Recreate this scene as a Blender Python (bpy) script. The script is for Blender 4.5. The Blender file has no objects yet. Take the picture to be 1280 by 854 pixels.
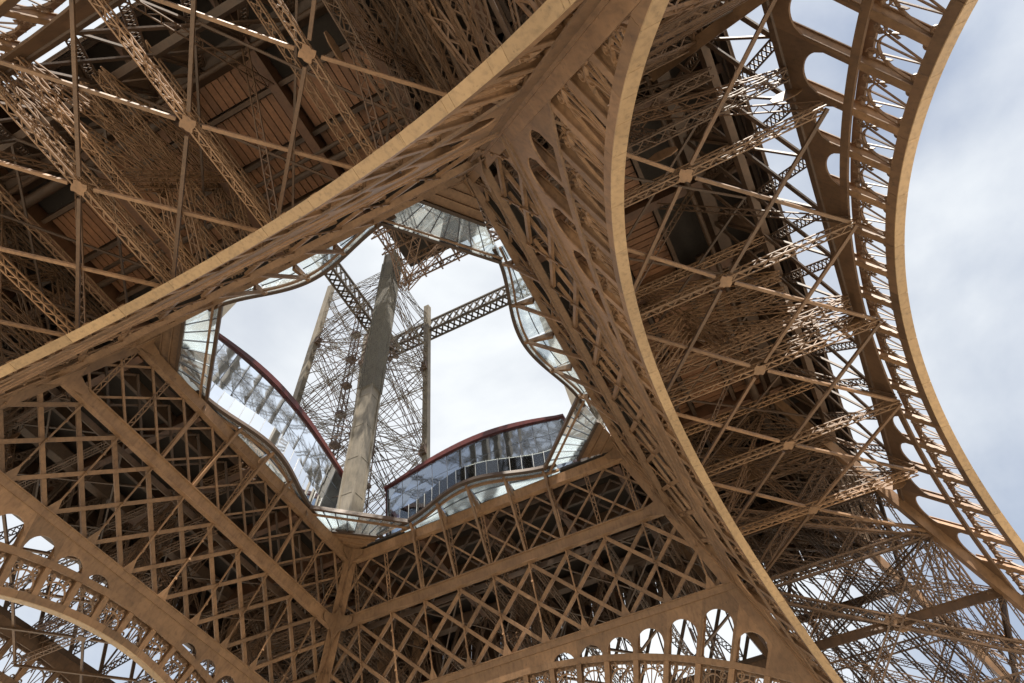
import bpy, math, random
import numpy as np
from mathutils import Vector, Matrix, Euler

random.seed(7)
rng = np.random.default_rng(7)
SC = bpy.context.scene
COL = SC.collection
rad = math.radians

# ------------------------------------------------------------------ camera
cam = bpy.data.cameras.new("camera")
cam_o = bpy.data.objects.new("camera", cam)
COL.objects.link(cam_o)
CAM = Vector((34.11, 27.933, 1.592))
AZ, EL, ROLL, FPX = -2.7224, 0.9900, -0.05894, 874.44
fwd = Vector((math.cos(EL) * math.cos(AZ), math.cos(EL) * math.sin(AZ), math.sin(EL)))
rgt = fwd.cross(Vector((0, 0, 1))).normalized()
upv = rgt.cross(fwd)
r2 = rgt * math.cos(ROLL) + upv * math.sin(ROLL)
u2 = -rgt * math.sin(ROLL) + upv * math.cos(ROLL)
m = Matrix((r2, u2, -fwd)).transposed().to_4x4()
m.translation = CAM
cam_o.matrix_world = m
cam.sensor_width = 36.0
cam.lens = FPX / 1280 * 36.0
cam.clip_start = 0.1
cam.clip_end = 20000
SC.camera = cam_o

# ------------------------------------------------------------------ sky and sun
SUN_AZ, SUN_EL = rad(40), rad(54)      # azimuth from +X towards +Y
world = bpy.data.worlds.new("World")
SC.world = world
world.use_nodes = True
wn, wl = world.node_tree.nodes, world.node_tree.links
wn.clear()
w_out = wn.new("ShaderNodeOutputWorld")
w_bg = wn.new("ShaderNodeBackground")
w_sky = wn.new("ShaderNodeTexSky")
w_sky.sky_type = 'NISHITA'
w_sky.sun_disc = False
w_sky.sun_elevation = SUN_EL
w_sky.sun_rotation = math.pi / 2 - SUN_AZ
w_sky.air_density = 1.0
w_sky.dust_density = 0.4
w_tc = wn.new("ShaderNodeTexCoord")
w_map = wn.new("ShaderNodeMapping")
w_map.inputs["Scale"].default_value = (1.0, 1.0, 1.6)
w_map.inputs["Location"].default_value = (0.35, 0.1, 0.0)
w_no = wn.new("ShaderNodeTexNoise")
w_no.inputs["Scale"].default_value = 1.5
w_no.inputs["Detail"].default_value = 7
w_no.inputs["Roughness"].default_value = 0.52
w_no.inputs["Distortion"].default_value = 0.25
w_rm = wn.new("ShaderNodeMapRange")
w_rm.inputs["From Min"].default_value = 0.34
w_rm.inputs["From Max"].default_value = 0.62
w_rm.inputs["To Min"].default_value = 0.30
w_rm.inputs["To Max"].default_value = 1.0
w_mix = wn.new("ShaderNodeMix")
w_mix.data_type = 'RGBA'
w_mix.inputs[7].default_value = (6.9, 7.1, 7.2, 1)
wl.new(w_tc.outputs["Generated"], w_map.inputs["Vector"])
wl.new(w_map.outputs[0], w_no.inputs["Vector"])
wl.new(w_no.outputs["Fac"], w_rm.inputs["Value"])
wl.new(w_rm.outputs[0], w_mix.inputs[0])
wl.new(w_sky.outputs[0], w_mix.inputs[6])
wl.new(w_mix.outputs[2], w_bg.inputs["Color"])
w_bg.inputs["Strength"].default_value = 0.055
wl.new(w_bg.outputs[0], w_out.inputs["Surface"])

sun = bpy.data.lights.new("sun", 'SUN')
sun.energy = 5.0
sun.angle = rad(0.6)
sun.color = (1.0, 0.93, 0.82)
sun_o = bpy.data.objects.new("sun", sun)
COL.objects.link(sun_o)
sd = Vector((math.cos(SUN_EL) * math.cos(SUN_AZ), math.cos(SUN_EL) * math.sin(SUN_AZ), math.sin(SUN_EL)))
sun_o.rotation_euler = sd.to_track_quat('Z', 'Y').to_euler()
sun_o.location = sd * 300

SC.view_settings.view_transform = 'Standard'
SC.view_settings.look = 'None'
SC.view_settings.exposure = 1.5
SC.view_settings.gamma = 1.0
SC.render.engine = 'CYCLES'
SC.cycles.max_bounces = 8
SC.cycles.diffuse_bounces = 5
SC.cycles.transparent_max_bounces = 24
SC.cycles.use_denoising = True


# ------------------------------------------------------------------ materials
def new_mat(name):
    mt = bpy.data.materials.new(name)
    mt.use_nodes = True
    nt = mt.node_tree
    b = nt.nodes["Principled BSDF"]
    return mt, nt, b


def paint(name, c1, c2, rough=0.55, scale=0.6, bump=0.12, var=0.25, seam=0.0, metal=0.0):
    """weathered oil paint on iron: two tones by noise, darker streaks, per-piece variation, fine relief"""
    mt, nt, b = new_mat(name)
    N, L = nt.nodes, nt.links
    geo = N.new("ShaderNodeNewGeometry")
    n1 = N.new("ShaderNodeTexNoise")
    n1.inputs["Scale"].default_value = scale
    n1.inputs["Detail"].default_value = 6
    n1.inputs["Roughness"].default_value = 0.62
    L.new(geo.outputs["Position"], n1.inputs["Vector"])
    mp = N.new("ShaderNodeMapping")
    mp.inputs["Scale"].default_value = (3.2, 3.2, 0.45)
    L.new(geo.outputs["Position"], mp.inputs["Vector"])
    n2 = N.new("ShaderNodeTexNoise")
    n2.inputs["Scale"].default_value = 1.3
    n2.inputs["Detail"].default_value = 4
    L.new(mp.outputs[0], n2.inputs["Vector"])
    cr = N.new("ShaderNodeMapRange")
    cr.inputs["From Min"].default_value = 0.34
    cr.inputs["From Max"].default_value = 0.66
    L.new(n1.outputs["Fac"], cr.inputs["Value"])
    mx = N.new("ShaderNodeMix")
    mx.data_type = 'RGBA'
    mx.inputs[6].default_value = (*c1, 1)
    mx.inputs[7].default_value = (*c2, 1)
    L.new(cr.outputs[0], mx.inputs[0])
    oi = N.new("ShaderNodeObjectInfo")
    mr = N.new("ShaderNodeMapRange")
    mr.inputs["To Min"].default_value = 1 - var
    mr.inputs["To Max"].default_value = 1 + var
    L.new(oi.outputs["Random"], mr.inputs["Value"])
    st = N.new("ShaderNodeMapRange")
    st.inputs["From Min"].default_value = 0.25
    st.inputs["From Max"].default_value = 0.55
    st.inputs["To Min"].default_value = 0.68
    st.inputs["To Max"].default_value = 1.0
    L.new(n2.outputs["Fac"], st.inputs["Value"])
    mu = N.new("ShaderNodeMath")
    mu.operation = 'MULTIPLY'
    L.new(mr.outputs[0], mu.inputs[0])
    L.new(st.outputs[0], mu.inputs[1])
    n4 = N.new("ShaderNodeTexNoise")
    n4.inputs["Scale"].default_value = 2.6
    n4.inputs["Detail"].default_value = 8
    n4.inputs["Roughness"].default_value = 0.75
    L.new(geo.outputs["Position"], n4.inputs["Vector"])
    fl = N.new("ShaderNodeMapRange")
    fl.inputs["From Min"].default_value = 0.30
    fl.inputs["From Max"].default_value = 0.42
    fl.inputs["To Min"].default_value = 0.45
    fl.inputs["To Max"].default_value = 1.0
    L.new(n4.outputs["Fac"], fl.inputs["Value"])
    mu2 = N.new("ShaderNodeMath")
    mu2.operation = 'MULTIPLY'
    L.new(mu.outputs[0], mu2.inputs[0])
    L.new(fl.outputs[0], mu2.inputs[1])
    mu = mu2
    sc = N.new("ShaderNodeVectorMath")
    sc.operation = 'SCALE'
    L.new(mx.outputs[2], sc.inputs[0])
    L.new(mu.outputs[0], sc.inputs["Scale"])
    L.new(sc.outputs[0], b.inputs["Base Color"])
    b.inputs["Roughness"].default_value = rough
    b.inputs["Metallic"].default_value = metal
    n3 = N.new("ShaderNodeTexNoise")
    n3.inputs["Scale"].default_value = 9
    n3.inputs["Detail"].default_value = 3
    L.new(geo.outputs["Position"], n3.inputs["Vector"])
    bp = N.new("ShaderNodeBump")
    bp.inputs["Strength"].default_value = bump
    bp.inputs["Distance"].default_value = 0.05
    L.new(n3.outputs["Fac"], bp.inputs["Height"])
    L.new(bp.outputs[0], b.inputs["Normal"])
    return mt


M = {}
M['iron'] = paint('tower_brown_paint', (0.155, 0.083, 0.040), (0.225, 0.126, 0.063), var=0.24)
M['iron_shaded'] = paint('shaded_brown_paint', (0.095, 0.050, 0.025), (0.125, 0.068, 0.034), var=0.25)  # darker copy of the brown: shade on inner members and outer arches painted in
M['plank'] = paint('rust_red_deck_paint', (0.17, 0.074, 0.032), (0.21, 0.095, 0.042), var=0.22)
M['iron_lit'] = paint('bounce_lit_tower_paint', (0.27, 0.172, 0.085), (0.34, 0.222, 0.115), var=0.10, rough=0.5, scale=0.25)  # lighter copy of the brown: ground bounce on the soffits painted in
M['iron_dark'] = paint('deep_shade_brown_paint', (0.050, 0.027, 0.014), (0.070, 0.038, 0.020))  # darkest copy of the brown: shade deep inside the tower painted in
M['iron_pale'] = paint('grey_tan_tower_paint', (0.105, 0.09, 0.068), (0.15, 0.128, 0.098), var=0.15)  # greyer tan tone for the upper pillars
M['deck'] = paint('shade_dark_deck_paint', (0.085, 0.038, 0.018), (0.115, 0.052, 0.025), var=0.25)  # brown darkened so the girders carry the shade under the floor
M['slab'] = paint('shade_dark_underside', (0.022, 0.015, 0.010), (0.032, 0.022, 0.015), rough=0.8)  # near-black base colour stands in for the unlit recesses
M['red'] = paint('dark_red_roof_paint', (0.045, 0.008, 0.007), (0.065, 0.011, 0.009), var=0.05, rough=0.4)
M['steel'] = paint('pale_steel', (0.55, 0.55, 0.53), (0.62, 0.62, 0.6), var=0.05, rough=0.35, metal=0.4)
M['mullion'] = paint('dark_mullion_metal', (0.05, 0.055, 0.07), (0.08, 0.085, 0.1), var=0.1, rough=0.4)
M['reflection_dark'] = paint('dark_reflection_tone', (0.02, 0.02, 0.022), (0.04, 0.04, 0.042), rough=0.5)  # near-black tone for imitated reflections in the pavilion glass
M['white'] = paint('white_lacquer', (0.72, 0.72, 0.7), (0.78, 0.78, 0.76), var=0.05, rough=0.35)


def glass(name, tint, gl, rough, trans, frost=0.0):
    mt, nt, b = new_mat(name)
    N, L = nt.nodes, nt.links
    N.remove(b)
    out = N["Material Output"]
    t = N.new("ShaderNodeBsdfTransparent")
    t.inputs[0].default_value = (*tint, 1)
    g = N.new("ShaderNodeBsdfGlossy")
    g.inputs["Color"].default_value = (*gl, 1)
    g.inputs["Roughness"].default_value = rough
    fr = N.new("ShaderNodeFresnel")
    fr.inputs["IOR"].default_value = 1.6
    mr = N.new("ShaderNodeMapRange")
    mr.inputs["To Min"].default_value = 1 - trans
    mr.inputs["To Max"].default_value = 1.0
    L.new(fr.outputs[0], mr.inputs["Value"])
    mx = N.new("ShaderNodeMixShader")
    L.new(mr.outputs[0], mx.inputs[0])
    L.new(t.outputs[0], mx.inputs[1])
    L.new(g.outputs[0], mx.inputs[2])
    if frost > 0:      # printed dots on the sheet: a little light is scattered
        df = N.new("ShaderNodeBsdfDiffuse")
        df.inputs[0].default_value = (0.82, 0.84, 0.82, 1)
        tr = N.new("ShaderNodeBsdfTranslucent")
        tr.inputs[0].default_value = (0.82, 0.85, 0.84, 1)
        m2 = N.new("ShaderNodeMixShader")
        m2.inputs[0].default_value = 0.5
        L.new(df.outputs[0], m2.inputs[1])
        L.new(tr.outputs[0], m2.inputs[2])
        m3 = N.new("ShaderNodeMixShader")
        m3.inputs[0].default_value = frost
        L.new(mx.outputs[0], m3.inputs[1])
        L.new(m2.outputs[0], m3.inputs[2])
        mx = m3
    L.new(mx.outputs[0], out.inputs[0])
    return mt


M['glass_floor'] = glass('floor_glass', (0.82, 0.87, 0.90), (0.9, 0.95, 1), 0.05, 0.95, 0.16)
M['glass_rail'] = glass('railing_glass', (0.86, 0.9, 0.9), (0.95, 0.97, 1), 0.03, 0.975)
M['glass_facade'] = glass('facade_glass', (0.66, 0.73, 0.82), (0.80, 0.86, 0.95), 0.04, 0.68)
M['glass_roof'] = glass('opal_roof_glass', (0.85, 0.9, 0.95), (0.9, 0.95, 1), 0.1, 0.9, 0.5)
M['net'] = glass('grey_netting', (0.90, 0.90, 0.89), (0.40, 0.39, 0.37), 0.9, 0.88)


def ground_mat():
    mt, nt, b = new_mat('pale_gravel_esplanade')
    N, L = nt.nodes, nt.links
    geo = N.new("ShaderNodeNewGeometry")
    n = N.new("ShaderNodeTexNoise")
    n.inputs["Scale"].default_value = 0.25
    n.inputs["Detail"].default_value = 8
    L.new(geo.outputs["Position"], n.inputs["Vector"])
    mx = N.new("ShaderNodeMix")
    mx.data_type = 'RGBA'
    mx.inputs[6].default_value = (0.44, 0.40, 0.33, 1)
    mx.inputs[7].default_value = (0.54, 0.50, 0.42, 1)
    L.new(n.outputs["Fac"], mx.inputs[0])
    L.new(mx.outputs[2], b.inputs["Base Color"])
    b.inputs["Roughness"].default_value = 0.9
    return mt


M['ground'] = ground_mat()


# ------------------------------------------------------------------ mesh helpers
def V3(*a):
    return np.array(a, float)


def norm(v):
    return v / max(np.linalg.norm(v), 1e-9)


BOX_F = [(0, 1, 2, 3), (7, 6, 5, 4), (0, 4, 5, 1), (1, 5, 6, 2), (2, 6, 7, 3), (3, 7, 4, 0)]


class MB:
    def __init__(self):
        self.v, self.f, self.n = [], [], 0

    def add(self, verts, faces):
        n = self.n
        self.v.append(np.asarray(verts, float).reshape(-1, 3))
        self.f.extend(tuple(i + n for i in f) for f in faces)
        self.n += len(self.v[-1])

    def hexa(self, p):
        self.add(p, BOX_F)

    def bar(self, p0, p1, w, h, up=(0, 0, 1)):
        """a square bar p0-p1; h runs along up (made square to the bar), w across"""
        p0, p1 = np.asarray(p0, float), np.asarray(p1, float)
        d = norm(p1 - p0)
        up = np.asarray(up, float)
        s = np.cross(d, up)
        if np.linalg.norm(s) < 1e-4:
            s = np.cross(d, (1, 0.3, 0))
        s = norm(s) * w / 2
        t = norm(np.cross(s, d)) * h / 2
        self.hexa([p0 - s - t, p0 + s - t, p0 + s + t, p0 - s + t, p1 - s - t, p1 + s - t, p1 + s + t, p1 - s + t])

    def tube(self, pts, r, n=8, cap=True):
        pts = np.asarray(pts, float)
        k = len(pts)
        tan = np.gradient(pts, axis=0)
        ref = np.array((0.13, 0.21, 1.0))
        rings = []
        for i in range(k):
            d = norm(tan[i])
            s = norm(np.cross(d, ref))
            t = np.cross(s, d)
            a = np.arange(n) * 2 * math.pi / n
            rings.append(pts[i] + r * (np.cos(a)[:, None] * s + np.sin(a)[:, None] * t))
        f = []
        for i in range(k - 1):
            for j in range(n):
                f.append((i * n + j, i * n + (j + 1) % n, (i + 1) * n + (j + 1) % n, (i + 1) * n + j))
        if cap:
            f.append(tuple(range(n))[::-1])
            f.append(tuple((k - 1) * n + j for j in range(n)))
        self.add(np.concatenate(rings), f)

    def sweep(self, secs, closed=False):
        """secs: list of equal-length closed sections (k x 3)"""
        k = len(secs[0])
        f = []
        for i in range(len(secs) - 1):
            for j in range(k):
                f.append((i * k + j, i * k + (j + 1) % k, (i + 1) * k + (j + 1) % k, (i + 1) * k + j))
        f.append(tuple(range(k))[::-1])
        f.append(tuple((len(secs) - 1) * k + j for j in range(k)))
        self.add(np.concatenate(secs), f)

    def prism(self, poly, off):
        """a convex or star polygon (k x 3) pushed by the vector off"""
        poly = np.asarray(poly, float)
        k = len(poly)
        f = [tuple(range(k))[::-1], tuple(range(k, 2 * k))]
        for j in range(k):
            f.append((j, (j + 1) % k, k + (j + 1) % k, k + j))
        self.add(np.concatenate([poly, poly + np.asarray(off, float)]), f)

    def lattice(self, p0, p1, W, H, up=(0, 0, 1), ch=0.09, la=0.055, pitch=None, faces=(1, 1, 1, 1), cross=False):
        """a laced strut: four angle irons W x H apart with zigzag lacing between them"""
        p0, p1 = np.asarray(p0, float), np.asarray(p1, float)
        Ln = np.linalg.norm(p1 - p0)
        d = (p1 - p0) / Ln
        s = np.cross(d, np.asarray(up, float))
        if np.linalg.norm(s) < 1e-4:
            s = np.cross(d, (1, 0.3, 0))
        s = norm(s)
        t = np.cross(s, d)
        c = [(-1, -1), (1, -1), (1, 1), (-1, 1)]
        cor = [s * (a * W / 2) + t * (b * H / 2) for a, b in c]
        for q in cor:
            self.bar(p0 + q, p1 + q, ch, ch, t)
        pitch = pitch or max(W, H)
        n = max(2, int(round(Ln / pitch)))
        for fi in range(4):
            if not faces[fi]:
                continue
            a, b = cor[fi], cor[(fi + 1) % 4]
            nrm = t if fi % 2 == 0 else s
            for i in range(n):
                q0 = p0 + d * (Ln * i / n)
                q1 = p0 + d * (Ln * (i + 1) / n)
                A, B = (a, b) if (i + fi) % 2 == 0 else (b, a)
                self.bar(q0 + A, q1 + B, la, la * 0.4, nrm)
                if cross:
                    self.bar(q0 + B, q1 + A, la, la * 0.4, nrm)

    def flat_lattice(self, p0, p1, W, side, ch=0.1, la=0.06, pitch=None, cross=False):
        """two flat bars W apart along side with lacing"""
        p0, p1 = np.asarray(p0, float), np.asarray(p1, float)
        Ln = np.linalg.norm(p1 - p0)
        d = (p1 - p0) / Ln
        s = norm(np.asarray(side, float) - d * np.dot(side, d))
        nn = np.cross(d, s)
        for k in (-1, 1):
            self.bar(p0 + s * k * W / 2, p1 + s * k * W / 2, ch, ch, nn)
        n = max(2, int(round(Ln / (pitch or W))))
        for i in range(n):
            q0, q1 = p0 + d * (Ln * i / n), p0 + d * (Ln * (i + 1) / n)
            k = 1 if i % 2 else -1
            self.bar(q0 + s * k * W / 2, q1 - s * k * W / 2, la, la * 0.4, nn)
            if cross:
                self.bar(q0 - s * k * W / 2, q1 + s * k * W / 2, la, la * 0.4, nn)

    def build(self, name, mat, parent=None, smooth=False, label=None, kind=None):
        me = bpy.data.meshes.new(name)
        v = np.concatenate(self.v)
        c = (v.min(0) + v.max(0)) / 2
        me.from_pydata((v - c).tolist(), [], self.f)
        me.materials.append(M[mat])
        if smooth:
            me.polygons.foreach_set("use_smooth", [True] * len(me.polygons))
        return link(name, me, c, parent, label, kind)


WORLD_LOC = {}


def link(name, me, c, parent=None, label=None, kind=None):
    o = bpy.data.objects.new(name, me)
    COL.objects.link(o)
    c = np.asarray(c, float)
    WORLD_LOC[o.name] = c
    if parent is not None:
        o.parent = parent
        o.location = tuple(c - WORLD_LOC[parent.name])
    else:
        o.location = tuple(c)
    if label:
        o["label"] = label
    if kind:
        o["kind"] = kind
    return o


def empty(name, loc, label, cat, group=None):
    o = bpy.data.objects.new(name, None)
    COL.objects.link(o)
    o.location = loc
    WORLD_LOC[o.name] = np.asarray(loc, float)
    o["label"], o["category"] = label, cat
    if group:
        o["group"] = group
    return o


# ------------------------------------------------------------------ the ground
g = MB()
g.add([(-6000, -6000, 0), (6000, -6000, 0), (6000, 6000, 0), (-6000, 6000, 0)], [(0, 1, 2, 3)])
g.build('ground', 'ground', kind='structure')

# ------------------------------------------------------------------ the tower: main lines
AI, KI = 23.958, 0.400      # inner faces: half width at 40 m, loss per metre
BO, KO = 41.141, 0.447      # outer faces
a_ = lambda z: AI - KI * (z - 40)
b_ = lambda z: BO - KO * (z - 40)
ZC_I, R_I = 1.48, 36.49
ZC_O, R_O = 2.16, 37.80
Z0, Z1, Z2 = 42.2, 50.2, 57.0
PITCH = 4.2

tower = empty('iron_tower', (0, 0, 0), 'brown riveted iron lattice tower rising on four arched legs', 'tower')

SIDES = {'r': (V3(1, 0, 0), V3(0, 1, 0)), 'l': (V3(1, 0, 0), V3(0, -1, 0)), 't': (V3(0, 1, 0), V3(1, 0, 0)), 'b': (V3(0, 1, 0), V3(-1, 0, 0))}


def face(side, inner):
    al, out = SIDES[side]
    c, k = (AI, KI) if inner else (BO - (0.9 if side == 't' else 0.0), KO)

    def fp(u, z, w=0.0):
        return al * u + out * (c - k * (z - 40) + w) + V3(0, 0, z)
    return fp, al, out


ARCH_LABEL = {
    ('r', 1): 'inner arch with a broad tan soffit, beside the shaded floor bay', ('t', 1): 'inner arch seen nearly edge-on as a straight tan band',
    ('l', 1): 'inner arch under the diagonal grid, with sky behind its scrollwork', ('b', 1): 'inner arch with round-headed openings under the diamond lattice',
    ('r', 0): 'outer arch against open sky with scrollwork and scalloped plates', ('t', 0): 'outer arch behind the crossed struts, showing bright scrollwork cells',
    ('l', 0): 'dark outer arch seen through the inner arch scrollwork', ('b', 0): 'dark outer arch seen through the round-headed openings'}

STEP = 4.05


def ribbon(mb, fp, pts, wdt, w0, w1):
    """a flat bar bent along pts [(u,z)] in the face plane, wdt wide, from depth w0 to w1"""
    pts = np.asarray(pts, float)
    t = np.gradient(pts, axis=0)
    t /= np.maximum(np.linalg.norm(t, axis=1), 1e-9)[:, None]
    nrm = np.stack([-t[:, 1], t[:, 0]], 1) * wdt / 2
    secs = []
    for p, q in zip(pts, nrm):
        A, B = p - q, p + q
        secs.append(np.array([fp(A[0], A[1], w0), fp(B[0], B[1], w0), fp(B[0], B[1], w1), fp(A[0], A[1], w1)]))
    mb.sweep(secs)


def spiral(cx, cy, r, a0, turns, sgn, n=16):
    t = np.linspace(0, 1, n)
    a = a0 + sgn * turns * 2 * math.pi * t
    rr = r * (1 - 0.78 * t)
    return np.stack([cx + rr * np.cos(a), cy + rr * np.sin(a)], 1)


def make_arch(side, inner):
    fp, al, out = face(side, inner)
    zc, R = (ZC_I, R_I) if inner else (ZC_O, R_O)
    k = KI if inner else KO
    leg0 = (a_ if inner else b_)
    # the arch meets the leg's edge: the inner arch the inner chord, the outer arch the same chord line in the outer face
    edge0 = a_(zc) if inner else a_(zc) + 1.0
    kk = KI
    r2f = (lambda d: 39.0 + 0.0014 * d * d) if inner else (lambda d: 41.0 + 0.0009 * d * d)
    zt = Z0 if inner else 44.0
    rim_h, rim_w = (0.42, 0.56) if inner else (0.50, 0.52)
    DP = 0.72 if inner else 0.66      # depth of posts and plates
    pol = lambda r, th: (r * math.cos(th), zc + r * math.sin(th))

    def bound(th, dz=0.0, du=0.0):
        r1 = (zt - dz - zc) / max(math.sin(th), 1e-3)
        r2_ = (edge0 - du) / (abs(math.cos(th)) + kk * math.sin(th))
        return min(r1, r2_)

    def r2(th):
        return min(r2f(90 - abs(math.degrees(th)) if math.degrees(th) < 90 else math.degrees(th) - 90), bound(th) - 0.15)

    lo, hi = 14, 166
    er_ = lambda t: al * math.cos(t) + (fp(0, 1) - fp(0, 0)) * math.sin(t)
    # upper ring: the part itself
    ring = MB()
    secs = []
    for d in np.arange(lo + 22, hi - 21.9, 1.0):
        th = rad(d)
        q = r2(th)
        secs.append(np.array([fp(*pol(q - 0.25, th), -0.03), fp(*pol(q + 0.25, th), -0.03), fp(*pol(q + 0.25, th), 0.1), fp(*pol(q - 0.25, th), 0.1)]))
    ring.sweep(secs)
    secs2 = [x + out * (DP + 0.0) for x in secs]
    ring.sweep(secs2)
    for n_, d in enumerate(np.arange(lo + 22, hi - 22.9, 1.0)):
        t0, t1 = rad(d), rad(d + 1.0)
        wa, wb = (0.08, DP - 0.02) if n_ % 2 else (DP - 0.02, 0.08)
        if inner:
            ring.bar(fp(*pol(r2(t0), t0), wa), fp(*pol(r2(t1), t1), wb), 0.16, 0.05, er_(t0))
    PM = 'iron' if inner else 'iron_shaded'  # outer arches take the shaded copy of the paint
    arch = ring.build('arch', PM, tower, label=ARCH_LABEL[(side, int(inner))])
    # rim plates, butted with a fine joint
    seg = 6.0
    for d0 in np.arange(lo, hi, seg):
        d1 = min(d0 + seg, hi) - 0.035
        mb = MB()
        secs = []
        for d in np.linspace(d0, d1, 7):
            th = rad(d)
            secs.append(np.array([fp(*pol(R + 0.05, th), 0), fp(*pol(R + rim_h, th), 0), fp(*pol(R + rim_h, th), rim_w), fp(*pol(R + 0.05, th), rim_w)]))
        mb.sweep(secs)
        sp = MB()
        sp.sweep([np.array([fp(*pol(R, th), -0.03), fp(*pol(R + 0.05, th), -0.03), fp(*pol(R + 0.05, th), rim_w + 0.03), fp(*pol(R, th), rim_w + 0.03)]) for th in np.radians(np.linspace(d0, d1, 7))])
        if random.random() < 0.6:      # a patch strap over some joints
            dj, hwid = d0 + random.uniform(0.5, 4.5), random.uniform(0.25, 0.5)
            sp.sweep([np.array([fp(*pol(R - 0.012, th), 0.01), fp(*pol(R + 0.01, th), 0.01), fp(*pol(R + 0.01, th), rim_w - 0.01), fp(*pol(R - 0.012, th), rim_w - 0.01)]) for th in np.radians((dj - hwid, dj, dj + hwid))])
        sp.build('soffit_plate', 'iron_lit', arch)  # paler than the rim sides, in place of light from the ground
        # angle irons along both edges of the rim's upper side
        for w in (0.0, rim_w - 0.1):
            secs = []
            for d in np.linspace(d0, d1, 7):
                th = rad(d)
                secs.append(np.array([fp(*pol(R + rim_h, th), w + 0.01), fp(*pol(R + rim_h + 0.16, th), w + 0.01), fp(*pol(R + rim_h + 0.16, th), w + 0.09), fp(*pol(R + rim_h, th), w + 0.09)]))
            mb.sweep(secs)
        mb.build('rim_plate', PM, arch)
    # radial posts and what fills the cells between them
    degs = [90 + STEP * (i + 0.5) for i in range(-17, 17)]
    for d in degs:
        th = rad(d)
        top = bound(th, 0.3, 0.3)
        if top < R + 2.0:
            continue
        if r2(th) > top - 0.5:
            top = r2(th)
        mb = MB()
        hw = 0.17
        tx, tz = -math.sin(th), math.cos(th)
        ua, za = pol(R + rim_h - 0.05, th)
        ub, zb = pol(top, th)
        for (w0, w1, q) in ((0.06, 0.12, 0.24), (0.12, DP - 0.06, 0.12), (DP - 0.06, DP, 0.24)):
            mb.hexa([fp(ua - tx * q, za - tz * q, w0), fp(ua + tx * q, za + tz * q, w0), fp(ua + tx * q, za + tz * q, w1), fp(ua - tx * q, za - tz * q, w1),
                     fp(ub - tx * q, zb - tz * q, w0), fp(ub + tx * q, zb + tz * q, w0), fp(ub + tx * q, zb + tz * q, w1), fp(ub - tx * q, zb - tz * q, w1)])
        mb.build('post', 'iron', arch)
    for i in range(len(degs) - 1):
        dm = (degs[i] + degs[i + 1]) / 2
        th = rad(dm)
        if not 33 < dm < 147:
            continue
        # scrollwork between rim and ring, drawn in local (s across, r outwards)
        rb, rt = R + rim_h + 0.02, r2(th) - 0.25
        hh = rt - rb
        if hh < 0.9:
            continue
        hw = (R + 2) * rad(STEP) / 2 - 0.26
        er = np.array((math.cos(th), math.sin(th)))
        et = np.array((-math.sin(th), math.cos(th)))

        def loc(s, r):
            s, r = np.asarray(s, float), np.asarray(r, float)
            return (er[None] * (rb + r)[:, None] + et[None] * s[:, None]) + np.array((0, zc))[None]
        mb = MB()
        w0, w1 = 0.28, 0.42
        t = np.linspace(0, math.pi, 17)
        ribbon(mb, fp, loc(hw * np.cos(t), 0.05 + (hh - 0.55) * np.sin(t) ** 0.8), 0.085, w0, w1)
        for sx, top in ((-0.62, 0.97), (0, 1.0), (0.62, 0.97)):
            ribbon(mb, fp, loc(np.array((0.0, sx * hw)), np.array((0.0, hh * top))), 0.075, w0 + 0.03, w1 - 0.03)
        for sg in (-1, 1):
            sp = spiral(sg * (hw - 0.36), hh - 0.40, 0.36, math.pi / 2, 1.4, sg)
            ribbon(mb, fp, loc(sp[:, 0], sp[:, 1]), 0.07, w0, w1)
            sp = spiral(sg * (hw - 0.26), 0.36, 0.26, -math.pi / 2, 1.3, sg)
            ribbon(mb, fp, loc(sp[:, 0], sp[:, 1]), 0.065, w0, w1)
            # short stem tying the upper scroll to the bow
            ribbon(mb, fp, loc(np.array((sg * (hw - 0.36), sg * hw * 0.55)), np.array((hh - 0.76, hh * 0.55))), 0.06, w0, w1)
        mb.build('scroll_lattice', PM, arch)
    # spandrel plates with round-headed openings
    for i in range(len(degs) - 1):
        d0, d1 = degs[i], degs[i + 1]
        ths = [rad(x) for x in np.linspace(d0, d1, 15)]
        tm = rad((d0 + d1) / 2)
        if bound(tm) < r2(tm) + 0.35:
            continue
        rmid = (r2(tm) + bound(tm)) / 2
        hw = rmid * rad(STEP) / 2 - 0.19
        lim = min(bound(x, 0.95 if inner else 0.6, 0.6) for x in ths)
        rc = lim - hw
        r_in = []
        for x in ths:
            s = rmid * (x - tm)
            base = r2(x)
            if abs(s) < hw and rc + hw > r2(tm) + 0.8:
                r_in.append(max(base, rc + math.sqrt(hw * hw - s * s)))
            else:
                r_in.append(None)
        mb = MB()
        w0, w1 = 0.03, 0.13
        # plate strips above the head; posts close the sides
        has = any(q is not None for q in r_in)
        secs = []
        for x, q in zip(ths, r_in):
            if has and q is None:
                q = max(r2(x), rc - 0.05)
            elif q is None:
                q = r2(x)
            qo = max(bound(x, 0.05, 0.05), q + 0.02)
            secs.append(np.array([fp(*pol(q, x), w0), fp(*pol(qo, x), w0), fp(*pol(qo, x), w1), fp(*pol(q, x), w1)]))
        mb.sweep(secs)
        if has:   # jamb plates beside the opening, down to the ring
            for sg in (-1, 1):
                xs = [tm + sg * hw / rmid * 1.0, tm + sg * rad(STEP) / 2]
                pts = []
                for w in (w0 + 0.004, w1 - 0.004):
                    x0, x1 = xs
                    pts.append([fp(*pol(r2(x0), x0), w), fp(*pol(r2(x1), x1), w), fp(*pol(max(rc, r2(x1)), x1), w), fp(*pol(max(rc, r2(x0)), x0), w)])
                if rc > r2(tm) + 0.1:
                    mb.hexa(pts[0] + pts[1])
        mb.build('spandrel_plate', PM, arch)
    return arch


for s in 'rtlb':
    for inn in (True, False):
        make_arch(s, inn)


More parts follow.
